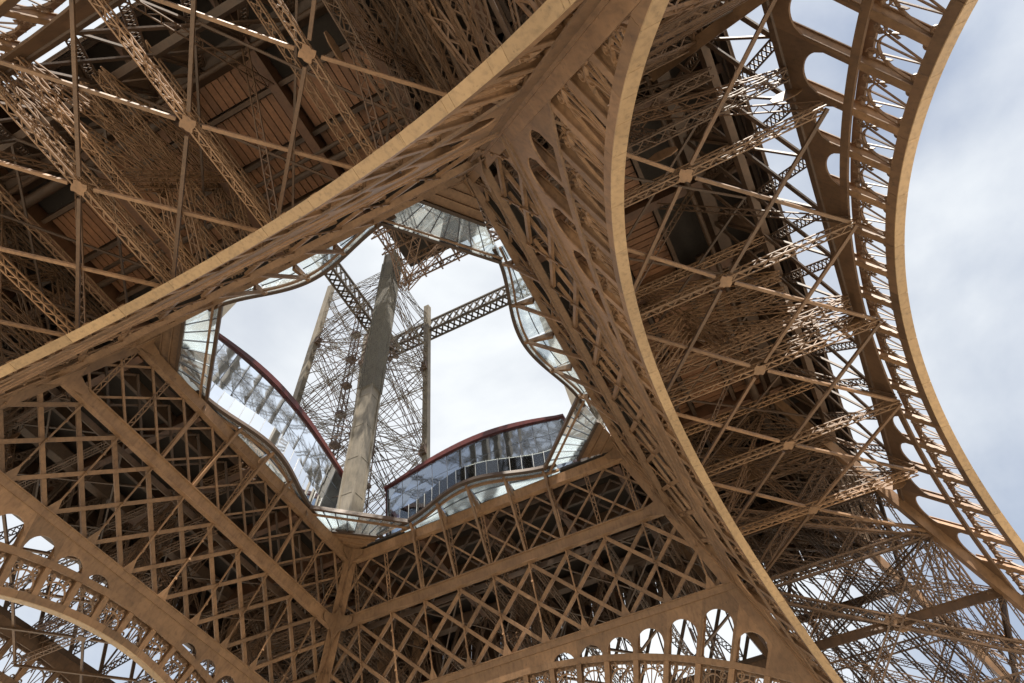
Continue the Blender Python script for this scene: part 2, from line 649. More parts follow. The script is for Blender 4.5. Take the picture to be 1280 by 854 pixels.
# ------------------------------------------------------------------ wall girders between the legs
def clip_bar(u0, z0, u1, z1, lim):
    t0, t1 = 0.0, 1.0
    du, dz = u1 - u0, z1 - z0
    for sg in (-1, 1):
        # sg*u - lim(z) <= 0, lim linear in z
        f0 = sg * u0 - lim(z0)
        f1 = sg * u1 - lim(z1)
        if f0 > 0 and f1 > 0:
            return None
        if f0 > 0:
            t0 = max(t0, f0 / (f0 - f1))
        elif f1 > 0:
            t1 = min(t1, f0 / (f0 - f1))
    if t1 - t0 < 0.06:
        return None
    return (u0 + du * t0, z0 + dz * t0, u0 + du * t1, z0 + dz * t1)


def beam(mb, fp, z0, z1, w0, w1, lim, k0=1.0):
    u0, u1 = lim(z0), lim(z1)
    mb.hexa([fp(-u0, z0, w0), fp(u0, z0, w0), fp(u0, z0, w1), fp(-u0, z0, w1), fp(-u1, z1, w0), fp(u1, z1, w0), fp(u1, z1, w1), fp(-u1, z1, w1)])


GIRDER_LABEL = {'l': 'inner wall girder with an upright-looking grid of bars', 'b': 'inner wall girder with a diamond lattice under the glass pavilion',
                't': 'inner wall girder seen edge-on beneath the glass floor', 'r': 'inner wall girder seen steeply beside the tan arch'}


def wall_girder(side):
    fp, al, out = face(side, True)
    lim = lambda z: a_(z) - 0.3
    # mid chord = the part itself
    mb = MB()
    beam(mb, fp, Z1 - 0.45, Z1 + 0.45, -0.16, -0.02, lim)
    beam(mb, fp, Z1 + 0.45, Z1 + 0.52, -0.34, 0.16, lim)
    beam(mb, fp, Z1 - 0.52, Z1 - 0.45, -0.34, 0.16, lim)
    gd = mb.build('girder', 'iron', tower, label=GIRDER_LABEL[side])
    mb = MB()
    beam(mb, fp, Z0 - 0.55, Z0 - 0.02, -0.10, 0.02, lim)
    beam(mb, fp, Z0 - 0.02, Z0 + 0.05, -0.2, 0.5, lim)
    mb.build('lower_chord', 'iron', gd)
    mb = MB()
    beam(mb, fp, Z2 - 0.75, Z2 + 0.2, -0.14, 0.0, lim)
    beam(mb, fp, Z2 - 0.83, Z2 - 0.75, -0.28, 0.3, lim)
    mb.build('upper_chord', 'iron', gd)
    mb = MB()
    beam(mb, fp, Z1 - 0.25, Z1 + 0.25, 1.72, 1.84, lim)
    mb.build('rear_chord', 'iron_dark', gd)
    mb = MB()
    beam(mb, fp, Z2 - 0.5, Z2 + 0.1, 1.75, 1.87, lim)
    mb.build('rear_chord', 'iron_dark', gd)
    # big diagonals, two ways
    zt, zb = Z1 - 0.5, Z0 + 0.05
    for kk in range(-8, 9):
        for sg in (-1, 1):
            c = clip_bar(kk * PITCH, zt, kk * PITCH + sg * 8.4, zb, lim)
            if c is None:
                continue
            mb = MB()
            w = 0.14 if sg > 0 else 0.52
            p0, p1 = fp(c[0], c[1], w), fp(c[2], c[3], w)
            nn = norm(np.cross(p1 - p0, np.cross(al, fp(0, 1) - fp(0, 0))))
            plane_n = norm(np.cross(al, fp(0, 1) - fp(0, 0)))
            # channel section: web and two flanges
            mb.bar(p0, p1, 0.35, 0.06, plane_n)
            s = norm(np.cross(norm(p1 - p0), plane_n))
            for q in (-1, 1):
                o = s * q * 0.16 + plane_n * 0.11 * (1 if np.dot(plane_n, out) > 0 else -1)
                mb.bar(p0 + o, p1 + o, 0.05, 0.2, plane_n)
            mb.build('diagonal_bar', 'iron', gd)
    for kk in range(-5, 6):
        c = clip_bar(kk * PITCH, zt, kk * PITCH, zb, lim)
        if c is None:
            continue
        mb = MB()
        mb.bar(fp(c[0], c[1], -0.02), fp(c[2], c[3], -0.02), 0.15, 0.1, out)
        # little gussets at the foot
        u = c[2]
        mb.prism([fp(u - 0.5, zb, -0.06), fp(u + 0.5, zb, -0.06), fp(u + 0.08, zb + 1.1, -0.06), fp(u - 0.08, zb + 1.1, -0.06)], out * 0.05)
        for f in (0.25, 0.5, 0.75):
            zz = zb + (zt - zb) * f
            mb.bar(fp(u - 0.09, zz, -0.14), fp(u + 0.09, zz, -0.14), 0.12, 0.2)
        mb.build('upright', 'iron', gd)
    # upper truss: a front and a rear layer
    zt, zb = Z2 - 0.8, Z1 + 0.5
    for layer, w in ((0, 0.1), (1, 1.9)):
        for kk in range(-7, 8):
            for sg in (-1, 1):
                c = clip_bar(kk * PITCH, zb, kk * PITCH + sg * 6.3, zt, lim)
                if c is None:
                    continue
                mb = MB()
                ww = w + (0.12 if sg > 0 else 0.3)
                p0, p1 = fp(c[0], c[1], ww), fp(c[2], c[3], ww)
                mb.bar(p0, p1, 0.20, 0.16, norm(np.cross(al, fp(0, 1) - fp(0, 0))))
                mb.build('diagonal_brace', 'iron' if layer == 0 else 'iron_dark', gd)  # rear layer painted darker in place of shade
    for kk in range(-4, 5):
        mb = MB()
        u = kk * PITCH
        mb.flat_lattice(fp(u, zb, 0.12), fp(u, zt, 0.12), 0.36, al, ch=0.09, la=0.07, pitch=0.5)
        mb.build('lattice_upright', 'iron', gd)
    return gd


girders = {s: wall_girder(s) for s in 'lbtr'}


def outer_girder(side):
    """the frieze truss between the outer arch and the gallery"""
    fp, al, out = face(side, False)
    lim = lambda z: b_(z) - 0.4
    limi = lambda z: a_(z) + 2.0
    mb = MB()
    beam(mb, fp, 43.95, 44.35, -0.10, 0.74, limi)
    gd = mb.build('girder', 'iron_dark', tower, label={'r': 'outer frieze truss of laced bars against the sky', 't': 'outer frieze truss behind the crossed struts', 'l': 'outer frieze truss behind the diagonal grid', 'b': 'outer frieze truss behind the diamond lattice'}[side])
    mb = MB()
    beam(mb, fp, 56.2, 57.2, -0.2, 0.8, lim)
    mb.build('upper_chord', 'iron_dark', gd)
    mb = MB()
    beam(mb, fp, 50.6, 51.1, 0.0, 0.5, lim)
    mb.build('middle_chord', 'iron_dark', gd)
    for kk in range(-7, 8):
        mb = MB()
        mb.bar(fp(kk * 4.0, 44.35, 0.3), fp(kk * 4.0, 56.2, 0.3), 0.16, 0.16, out)
        mb.build('upright', 'iron_dark', gd)
    for kk in range(-6, 7):
        for sg in (-1, 1):
            c = clip_bar(kk * 4.0, 44.35, kk * 4.0 + sg * 8.0, 56.2, lim)
            if c is None:
                continue
            mb = MB()
            w = 0.1 if sg > 0 else 0.5
            pn = norm(np.cross(al, fp(0, 1) - fp(0, 0)))
            p0, p1 = fp(c[0], c[1], w), fp(c[2], c[3], w)
            s = norm(np.cross(norm(p1 - p0), pn))
            if sg > 0:
                mb.bar(p0, p1, 0.38, 0.12, pn)
            else:
                mb.flat_lattice(p0, p1, 0.6, s, ch=0.11, la=0.1, pitch=0.55, cross=True)
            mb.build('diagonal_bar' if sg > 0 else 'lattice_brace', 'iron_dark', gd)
    return gd


for s in 'rtlb':
    outer_girder(s)


# ------------------------------------------------------------------ horizontal bracing between the inner and the outer arch
def bracing(side):
    al, out = SIDES[side]
    zb = 41.5
    FM = 'iron' if side in 'tr' else 'iron_shaded'  # shaded copy of the paint on the two far sides
    pm = 31.7
    P = lambda u, p, z=zb: al * u + out * p + V3(0, 0, z)
    pi, po = a_(zb) + 0.6, b_(zb) - 0.3
    root = None
    for u in (-16, -8, 0, 8, 16):
        c, sz = P(u, pm, zb - 0.36), 0.46
        mb = MB()
        poly = []
        for i in range(16):
            an = i * math.pi / 8 + math.pi / 16
            rr = sz * (1.0 if i % 2 else 0.86)
            rr *= 1.15 if (i // 2) % 2 else 0.9
            poly.append(c + al * rr * math.cos(an) + out * rr * math.sin(an))
        mb.prism(poly, V3(0, 0, 0.07))
        if root is None:
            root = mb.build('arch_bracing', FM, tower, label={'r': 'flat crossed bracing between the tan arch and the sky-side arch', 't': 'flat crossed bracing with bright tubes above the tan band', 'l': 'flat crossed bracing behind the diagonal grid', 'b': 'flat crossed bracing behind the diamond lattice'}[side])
        else:
            mb.build('node_plate', FM, root)
        mb = MB()
        mb.lattice(P(u, pi), P(u, po), 0.42, 0.5, ch=0.085, la=0.06, pitch=0.5)
        mb.build('lattice_girder', FM, root)
        for sg in (-1, 1):
            for q, dz in ((pi, 0.0), (po, 0.0)):
                uu = u + sg * 8.0
                if abs(uu) > 24.5:
                    continue
                mb = MB()
                z = zb - 0.05 if (sg > 0) == (q == pi) else zb - 0.27
                mb.bar(P(u + sg * 0.5, pm + 0.5 * np.sign(q - pm), z), P(uu, q, z), 0.21, 0.2)
                mb.build('tie_tube', FM if (sg > 0) == (q == pi) else 'iron_shaded', root)
    for u in (-20, -12, -4, 4, 12, 20):
        for z, w in ((50.85, 0.5),):
            mb = MB()
            mb.lattice(P(u, a_(z) + 0.6, z), P(u, b_(z) + 0.25, z), w, w, ch=0.08, la=0.055, pitch=0.6)
            mb.build('lattice_girder', FM, root)
    for u in (-16, -8, 8, 16):
        mb = MB()
        mb.flat_lattice(P(u, pi, zb + 0.5), P(u, pm + 1.5, 55.6), 0.5, al, ch=0.09, la=0.06, pitch=0.6)
        mb.build('lattice_strut', 'iron_shaded', root)
        mb = MB()
        mb.flat_lattice(P(u, po, zb + 0.5), P(u, pm - 1.5, 55.6), 0.5, al, ch=0.09, la=0.06, pitch=0.6)
        mb.build('lattice_strut', 'iron_shaded', root)
    # a lighter second net higher up, under the floor
    for u in np.arange(-20, 20.1, 8):
        for sg in (-1, 1):
            mb = MB()
            uu = u + sg * 12
            if abs(uu) > 30:
                continue
            mb.bar(P(u, a_(50.5) + 0.6, 50.6), P(uu, b_(50.5) - 0.4, 50.6 + 0.1 * sg), 0.16, 0.14)
            mb.build('light_tie', 'iron_dark', root)
    return root


brace = {s: bracing(s) for s in 'rtlb'}


def cross_frames(side):
    """upright laced frames between the two wall planes, at the crown and at the haunches"""
    al, out = SIDES[side]
    root = None
    P = lambda u, p, z: al * u + out * p + V3(0, 0, z)
    for u in (-18.0, 0.0, 18.0):
        for du in ((-0.8, 0.8) if u == 0 else (0.0,)):
            zl = (43.6, 49.8, 56.0)
            mems = []
            for z in zl:
                mems.append(((a_(z) + 0.5, z), (b_(z) - 0.3, z)))
            L0 = lambda f, z: (a_(z) + 0.5) + (b_(z) - a_(z) - 0.8) * f
            for z0, z1 in zip(zl[:-1], zl[1:]):
                mems.append(((L0(0, z0), z0), (L0(0.5, z1), z1)))
                mems.append(((L0(1, z0), z0), (L0(0.5, z1), z1)))
                mems.append(((L0(0.5, z0), z0), (L0(0.5, z1), z1)))
            for (p0, z0), (p1, z1) in mems:
                mb = MB()
                mb.lattice(P(u + du, p0, z0), P(u + du, p1, z1), 0.45, 0.62, up=al, ch=0.085, la=0.06, pitch=0.75)
                if root is None:
                    root = mb.build('cross_frame', 'iron_shaded', tower, label='upright laced frames between the inner and outer walls')
                else:
                    mb.build('lattice_strut', 'iron' if side in 'tr' and u == 0 else 'iron_shaded', root)
        # plates where the frame's diagonals cross
        for z, f in ((49.8, 0.5), (43.6, 0.5), (43.6, 0.98)):
            c = P(u - 1.2, a_(z) + 0.5 + (b_(z) - a_(z) - 0.8) * f, z)
            mb = MB()
            mb.prism([c + out * 1.0 * math.cos(an) + V3(0, 0, 1) * 0.7 * math.sin(an) for an in np.arange(8) * math.pi / 4 + math.pi / 8], al * 0.06)
            mb.build('node_plate', 'iron', root)


for s in 'rtlb':
    cross_frames(s)


# ------------------------------------------------------------------ the four legs up to the first floor
LEG_LABEL = {(1, 1): 'leg rising steeply overhead with slotted corner plates', (1, -1): 'leg at the far end of the straight tan band',
             (-1, 1): 'leg whose laced bars tangle against the sky at the low corner', (-1, -1): 'leg between the diagonal grid and the diamond lattice'}


def leg(sx, sy):
    levels = [0.5, 10, 20, 30.5, 41.5, 50.2, 57.0]
    P = lambda i, j, z: V3(sx * ((a_(z)) if i == 0 else b_(z)), sy * ((a_(z)) if j == 0 else b_(z)), z)
    P_ = lambda i, j, z: V3(sx * (a_(z) + 0.62 if i == 0 else b_(z) - 0.5), sy * (a_(z) + 0.62 if j == 0 else b_(z) - 0.5), z)
    root = None
    for (i, j) in ((0, 0), (0, 1), (1, 1), (1, 0)):
        off = V3(sx * (0.25 if i == 0 else -0.35), sy * (0.25 if j == 0 else -0.35), 0)
        mb = MB()
        mb.bar(P(i, j, 0) + off, P(i, j, 57.2) + off, 0.8, 0.8, (sx, 0, 0))
        if root is None:
            root = mb.build('leg', 'iron', tower, label=LEG_LABEL[(sx, sy)])
        else:
            mb.build('corner_chord', 'iron', root)
    faces = (((0, 0), (0, 1)), ((0, 1), (1, 1)), ((1, 1), (1, 0)), ((1, 0), (0, 0)))
    for fi, (c0, c1) in enumerate(faces):
        for li in range(len(levels) - 1):
            z0, z1 = levels[li], levels[li + 1]
            if (sx, sy) in ((-1, -1), (1, -1)) and z1 < 25:
                continue
            A, B, C, D = P_(*c0, z0), P_(*c1, z0), P_(*c0, z1), P_(*c1, z1)
            up = np.cross(B - A, C - A)
            for k, (p, q) in enumerate(((A, D), (B, C), (C, D))):
                mb = MB()
                mb.lattice(p, q, 0.75, 0.65, up=up, ch=0.14, la=0.09, pitch=0.9)
                mb.build('lattice_strut', 'iron_shaded', root)
            # secondary bars from mid points
            mids = [(A + B) / 2, (A + C) / 2, (C + D) / 2, (B + D) / 2]
            for k in range(4):
                mb = MB()
                mb.flat_lattice(mids[k], mids[(k + 1) % 4], 0.45, norm(np.cross(up, mids[(k + 1) % 4] - mids[k])), ch=0.08, la=0.05, pitch=0.5)
                mb.build('lattice_bar', 'iron_shaded', root)
            ctr = (A + B + C + D) / 4
            d1, d2 = norm(B - A), norm(C - A)
            mb = MB()
            mb.prism([ctr + d1 * 0.9 * math.cos(an) + d2 * 0.9 * math.sin(an) for an in np.arange(8) * math.pi / 4 + math.pi / 8], norm(up) * 0.08)
            mb.build('node_plate', 'iron', root)
    # second, finer crossing in every panel, set a little inside the face
    for fi, (c0, c1) in enumerate(faces):
        for li in range(len(levels) - 1):
            z0, z1 = levels[li], levels[li + 1]
            if z1 < 18 or (sx, sy) != (-1, 1):
                continue
            zm = (z0 + z1) / 2
            for za, zb in ((z0, zm), (zm, z1)):
                A, B, C, D = P_(*c0, za), P_(*c1, za), P_(*c0, zb), P_(*c1, zb)
                ctr_leg = (P(0, 0, zm) + P(1, 1, zm)) / 2
                inw = norm(ctr_leg - (A + B + C + D) / 4)
                up = np.cross(B - A, C - A)
                for f0, f1, dpt in ((0, 0.5, 1.1), (0.5, 0, 1.1), (0.5, 1, 1.1), (1, 0.5, 1.1), (0.1, 0.35, 4.0), (0.4, 0.15, 4.0), (0.6, 0.85, 4.0), (0.9, 0.65, 4.0)):
                    p, q = A + (B - A) * f0 + inw * dpt, C + (D - C) * f1 + inw * dpt
                    mb = MB()
                    mb.flat_lattice(p, q, 0.34, norm(np.cross(up, q - p)), ch=0.07, la=0.045, pitch=0.42)
                    mb.build('lattice_bar', 'iron_shaded', root)
    # inclined lift rails running up inside the leg
    for fi_ in (0.35, 0.65):
        for fj_ in (0.3, 0.42, 0.58, 0.7):
            def R_(z):
                return V3(sx * (a_(z) + (b_(z) - a_(z)) * fi_), sy * (a_(z) + (b_(z) - a_(z)) * fj_), z)
            mb = MB()
            mb.flat_lattice(R_(1), R_(56.5), 0.5, norm(np.cross(R_(50) - R_(1), V3(sx, -sy, 0))), ch=0.12, la=0.07, pitch=0.9)
            mb.build('lattice_lift_rail', 'iron_dark', root)
    # plates up both sides of the inner corner
    for axis in (0, 1):
        mb = MB()
        Pz = lambda z, d, w: (V3(sx * (a_(z) + w), sy * (a_(z) - d), z) if axis == 0 else V3(sx * (a_(z) - d), sy * (a_(z) + w), z))
        q = []
        for z in (6.0, 57.0):
            q += [Pz(z, -0.5, -0.04), Pz(z, 0.95, -0.04), Pz(z, 0.95, 0.06), Pz(z, -0.5, 0.06)]
        mb.hexa(q)
        mb.build('corner_plate', 'iron', root)
    # solid plate girders across the leg
    for z in (25.0, 36.0, 46.0):
        for (c0, c1) in faces:
            mb = MB()
            p, q = P_(*c0, z), P_(*c1, z)
            mb.bar(p, q, 0.12, 0.75)
            mb.bar(p + V3(0, 0, 0.38), q + V3(0, 0, 0.38), 0.4, 0.06)
            mb.build('plate_girder', 'iron_dark', root)
    # flat frames inside the leg
    for z in levels[2:]:
        for (c0, c1) in (((0, 0), (1, 1)), ((0, 1), (1, 0))):
            mb = MB()
            mb.lattice(P_(*c0, z), P_(*c1, z), 0.5, 0.5, ch=0.09, la=0.06, pitch=0.6)
            mb.build('lattice_strut', 'iron_dark', root)
    # corner gussets on the inner chord, one on each wall face
    for z, s in ((Z1, 1.9), (Z2 - 0.2, 1.4)):
        for axis in (0, 1):
            fpz = V3(-KI * sx if axis == 0 else -KI * sx, -KI * sy, 1.0)
            c = P(0, 0, z)
            e = V3(0, -sy, 0) if axis == 0 else V3(-sx, 0, 0)
            dz = norm(fpz)
            inn = V3(-sx, 0, 0) if axis == 0 else V3(0, -sy, 0)
            c = c + inn * 0.33
            mb = MB()
            mb.prism([c + dz * s * 1.3, c + e * 0.5 * s + dz * 0.45 * s, c + e * 1.35 * s + dz * 0.3, c + e * 1.35 * s - dz * 0.3, c + e * 0.5 * s - dz * 0.45 * s, c - dz * s * 1.3], inn * 0.06)
            mb.build('corner_gusset', 'iron', root)
    return root


for sx in (1, -1):
    for sy in (1, -1):
        leg(sx, sy)

# ------------------------------------------------------------------ first floor
H_IN, H_OUT, ZF = 17.3, 38.6, 58.0
mb = MB()
for (x0, x1, y0, y1) in ((-H_OUT, H_OUT, H_IN, H_OUT), (-H_OUT, H_OUT, -H_OUT, -H_IN), (H_IN, H_OUT, -H_IN, H_IN), (-H_OUT, -H_IN, -H_IN, H_IN)):
    mb.hexa([(x0, y0, ZF), (x1, y0, ZF), (x1, y1, ZF), (x0, y1, ZF), (x0, y0, ZF + 0.35), (x1, y0, ZF + 0.35), (x1, y1, ZF + 0.35), (x0, y1, ZF + 0.35)])
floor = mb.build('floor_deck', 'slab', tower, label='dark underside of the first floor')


def floor_side(side):
    al, out = SIDES[side]
    P = lambda u, p, z: al * u + out * p + V3(0, 0, z)
    # deep girders across, from inner to outer wall, and stringers along
    for u in (-24, -16, -8, 0, 8, 16, 24):
        mb = MB()
        for du in (-0.22, 0.22):
            mb.bar(P(u + du, a_(57) + 0.6, 56.9), P(u + du, H_OUT - 0.3, 56.9), 0.06, 1.9)
        mb.bar(P(u, a_(57) + 0.6, 55.92), P(u, H_OUT - 0.3, 55.92), 0.7, 0.07)
        mb.build('cross_girder', 'deck', floor)
    for p in (21.5, 25.7, 29.9, 34.0, 38.4):
        mb = MB()
        mb.bar(P(-33 if p < 34 else -38, p, 57.2), P(33 if p < 34 else 38, p, 57.2), 0.35, 1.3)
        mb.build('stringer', 'iron_dark', floor)
    # plank panels set between the girders
    if side in 'tr':
        bays = [(u_, p_, p_ + 3.6) for u_ in (-16, -8, 0, 8) for p_ in (21.8, 26.0, 30.2)]
        for (u0, p0, p1) in bays:
            if random.random() < (0.0 if p0 < 30 else 0.4):
                continue
            for i in range(12):
                mb = MB()
                u = u0 + 0.55 + i * 0.6
                z = 57.35 + random.uniform(-0.012, 0.012)
                mb.bar(P(u + 0.26, p0, z), P(u + 0.26, p1, z), 0.52, 0.12)
                mb.build('deck_plank', 'plank', floor)
    # consoles carrying the outer gallery
    fpo, _, _ = face(side, False)
    for u in np.arange(-28, 28.1, 4.0):
        mb = MB()
        mb.prism([fpo(u, 52.0, 0.5), fpo(u, 57.0, 0.5), P(u, H_OUT - 0.2, 57.6), P(u, H_OUT - 0.2, 56.9), P(u, (b_(55) + 37) / 2, 54.9)], al * 0.3)
        mb.build('console', 'iron_dark', floor)
    # solid frieze panels hung from the gallery's edge
    for i in range(18):
        u0, u1 = -38.5 + i * 77.0 / 18 + 0.03, -38.5 + (i + 1) * 77.0 / 18 - 0.03
        mb = MB()
        q = [P(u0, H_OUT, 52.5), P(u1, H_OUT, 52.5), P(u1, H_OUT + 0.1, 58.6), P(u0, H_OUT + 0.1, 58.6)]
        mb.hexa(q + [x + out * 0.08 for x in q])
        for zz in (52.65, 55.6):
            mb.bar(P(u0, H_OUT - 0.08, zz), P(u1, H_OUT - 0.08, zz), 0.16, 0.2)
        mb.build('frieze_panel', 'iron_dark', floor)
    # pipes and ducts
    if side in 'tr':
        for (p, z, r, u0, u1) in ((23.4, 56.2, 0.28, -20, 20), (24.4, 56.0, 0.18, -14, 20), (31.8, 55.6, 0.42, -20, 2), (33.0, 55.9, 0.22, -18, 18)):
            mb = MB()
            mb.tube([P(u, p, z) for u in np.linspace(u0, u1, 6)], r, 12)
            mb.build('service_pipe', 'iron_dark', floor, smooth=True)


for s in 'rtlb':
    floor_side(s)


# ------------------------------------------------------------------ glass floor round the void
BULGE = {'t': (0.1, 1.8), 'r': (-0.6, 2.1), 'l': (0.55, 1.9), 'b': (-0.6, 2.3)}
SIDE = ['t']


def bulge(u):
    off, amp = BULGE[SIDE[0]]
    t = min(1.0, abs(u) / 10.0)
    return 16.5 + off - amp * (0.5 + 0.5 * math.cos(math.pi * t))


def glass_side(side):
    SIDE[0] = side
    al, out = SIDES[side]
    P = lambda u, p, z: al * u + out * p + V3(0, 0, z)
    us = np.linspace(-10, 10, 41)
    mb = MB()
    secs = []
    for u in us:
        p = bulge(u)
        secs.append(np.array([P(u, p - 0.12, 57.55), P(u, p + 0.22, 57.45), P(u, p + 0.22, 57.95), P(u, p - 0.12, 57.95)]))
    mb.sweep(secs)
    root = mb.build('glass_floor', 'iron_dark', tower, label={'t': 'glass floor strip bulging over the straight tan band', 'r': 'lens-shaped glass floor strip beside the steep girder', 'l': 'glass floor strip under the pavilion with white lower edge', 'b': 'glass floor strip under the pavilion with dark red eaves'}[side])
    mb = MB()
    secs = [np.array([P(u, bulge(u) + 0.55, 57.15), P(u, bulge(u) + 0.75, 57.15), P(u, bulge(u) + 0.75, 57.45), P(u, bulge(u) + 0.55, 57.45)]) for u in us]
    mb.sweep(secs)
    mb.build('inner_curb', 'iron', root)
    ribs = np.linspace(-8.4, 8.4, 5)
    edges = [-10] + list(ribs) + [10]
    for u in ribs:
        mb = MB()
        pb = a_(Z1) - 0.35
        mb.prism([P(u - 0.14, 17.1, 57.0), P(u - 0.14, bulge(u) + 0.2, 57.45), P(u - 0.14, bulge(u) + 0.2, 57.2), P(u - 0.14, 16.9, 56.2)], al * 0.28)
        mb.build('rib', 'iron', root)
        mb = MB()
        mb.bar(P(u, pb + 0.1, Z1 + 0.5), P(u, bulge(u) + 0.6, 57.2), 0.24, 0.3, out)
        mb.build('raking_strut', 'iron', root)
    for i in range(len(edges) - 1):
        u0, u1 = edges[i] + 0.1, edges[i + 1] - 0.1
        n = 5
        for j in range(2):
            mb = MB()
            secs = []
            for u in np.linspace(u0, u1, n):
                q0, q1 = bulge(u) + 0.25, 17.25
                if q1 - q0 < 0.1:
                    q0 = q1 - 0.1
                m0 = q0 + (q1 - q0) * (j * 0.5) + (0.02 if j else 0)
                m1 = q0 + (q1 - q0) * (j * 0.5 + 0.5) - 0.02
                secs.append(np.array([P(u, m0, 57.60), P(u, m1, 57.60), P(u, m1, 57.66), P(u, m0, 57.66)]))
            mb.sweep(secs)
            mb.build('glass_pane', 'glass_floor', root)
        mb = MB()
        pts = [P(u, (bulge(u) + 0.25 + 17.25) / 2, 57.54) for u in np.linspace(u0, u1, 5)]
        for p, q in zip(pts[:-1], pts[1:]):
            mb.bar(p, q, 0.08, 0.1)
        mb.build('glazing_bar', 'mullion', root)
    return root


gfl = {s: glass_side(s) for s in 'tlrb'}


def glass_corner(sx, sy):
    """the glazed floor strip cut across each corner of the void, with an iron panel behind it"""
    ox = BULGE['t' if sx > 0 else 'b'][0]
    oy = BULGE['r' if sy > 0 else 'l'][0]
    W_ = lambda x, y, z=57.6: V3(sx * x, sy * y, z)
    A, B = W_(16.5 + ox, 8.6), W_(8.6, 16.5 + oy)
    E1, E2 = W_(17.0 + ox, 12.4), W_(12.4, 17.0 + oy)
    mb = MB()
    mb.bar(A, B, 0.3, 0.5)
    root = mb.build('corner_glazing', 'iron_dark', tower)
    mb = MB()
    mb.bar(A + W_(0.4, 0.4, -0.45), B + W_(0.4, 0.4, -0.45), 0.2, 0.2)
    mb.build('edge_beam', 'iron', root)
    mb = MB()
    mb.bar(E1 - V3(0, 0, 0.1), E2 - V3(0, 0, 0.1), 0.3, 0.45)
    mb.build('edge_beam', 'iron_dark', root)
    mb = MB()
    C = W_(17.3, 17.3)
    q = [E1, C, E2]
    mb.prism([x + V3(0, 0, -0.02) for x in q], V3(0, 0, 0.1))
    for f in (0.25, 0.5, 0.75):
        p0, p1 = E1 + (C - E1) * f, E2 + (C - E2) * f
        mb.bar(p0 - V3(0, 0, 0.12), p1 - V3(0, 0, 0.12), 0.12, 0.2)
    mb.build('corner_panel', 'iron', root)
    mid, mo = (A + B) / 2, (E1 + E2) / 2
    n = 4
    z = V3(0, 0, 0.06)
    # panes run square to the two walls and meet at a ridge bar in the middle
    for half, (Q, E) in enumerate(((A, E1), (B, E2))):
        for i in range(n):
            t0, t1 = i / n + 0.012, (i + 1) / n - 0.012
            q0, q1 = Q + (mid - Q) * t0, Q + (mid - Q) * t1
            p0, p1 = E + (mo - E) * t0, E + (mo - E) * t1
            mb = MB()
            mb.hexa([q0, p0, p1, q1, q0 + z, p0 + z, p1 + z, q1 + z])
            mb.build('glass_pane', 'glass_floor', root)
            if half == 0 or i < n - 1:
                mb = MB()
                d = V3(0, 0, -0.07)
                f = (i + 1) / n
                mb.bar(Q + (mid - Q) * f + d, E + (mo - E) * f + d, 0.08, 0.12)
                mb.build('glazing_bar', 'mullion', root)
    return root


for sx in (1, -1):
    for sy in (1, -1):
        glass_corner(sx, sy)


# ------------------------------------------------------------------ glass railing round the void
def railing(side, label):
    SIDE[0] = side
    al, out = SIDES[side]
    P = lambda u, p, z: al * u + out * p + V3(0, 0, z)
    root = empty('glass_railing', tuple(P(0, bulge(0) + 0.2, 57.95)), label, 'railing', 'glass railings round the void')
    us = np.linspace(-10, 10, 17)
    for u in us:
        mb = MB()
        p = bulge(u) + 0.15
        mb.bar(P(u, p, 57.95), P(u, p - 0.25, 60.2), 0.03, 0.06, out)
        mb.build('rail_post', 'steel', root)
    for i in range(len(us) - 1):
        u0, u1 = us[i] + 0.05, us[i + 1] - 0.05
        mb = MB()
        q = [P(u0, bulge(u0) + 0.15, 58.0), P(u1, bulge(u1) + 0.15, 58.0), P(u1, bulge(u1) - 0.08, 60.1), P(u0, bulge(u0) - 0.08, 60.1)]
        mb.hexa(q + [x + out * 0.03 for x in q])
        mb.build('glass_pane', 'glass_rail', root)


railing('l', 'glass railing in front of the pavilion leaning over the diagonal grid')
railing('b', 'glass railing in front of the pavilion above the diamond lattice')
railing('t', 'glass railing on the floor strip above the straight tan band')
railing('r', 'glass railing on the floor strip beside the steep girder')


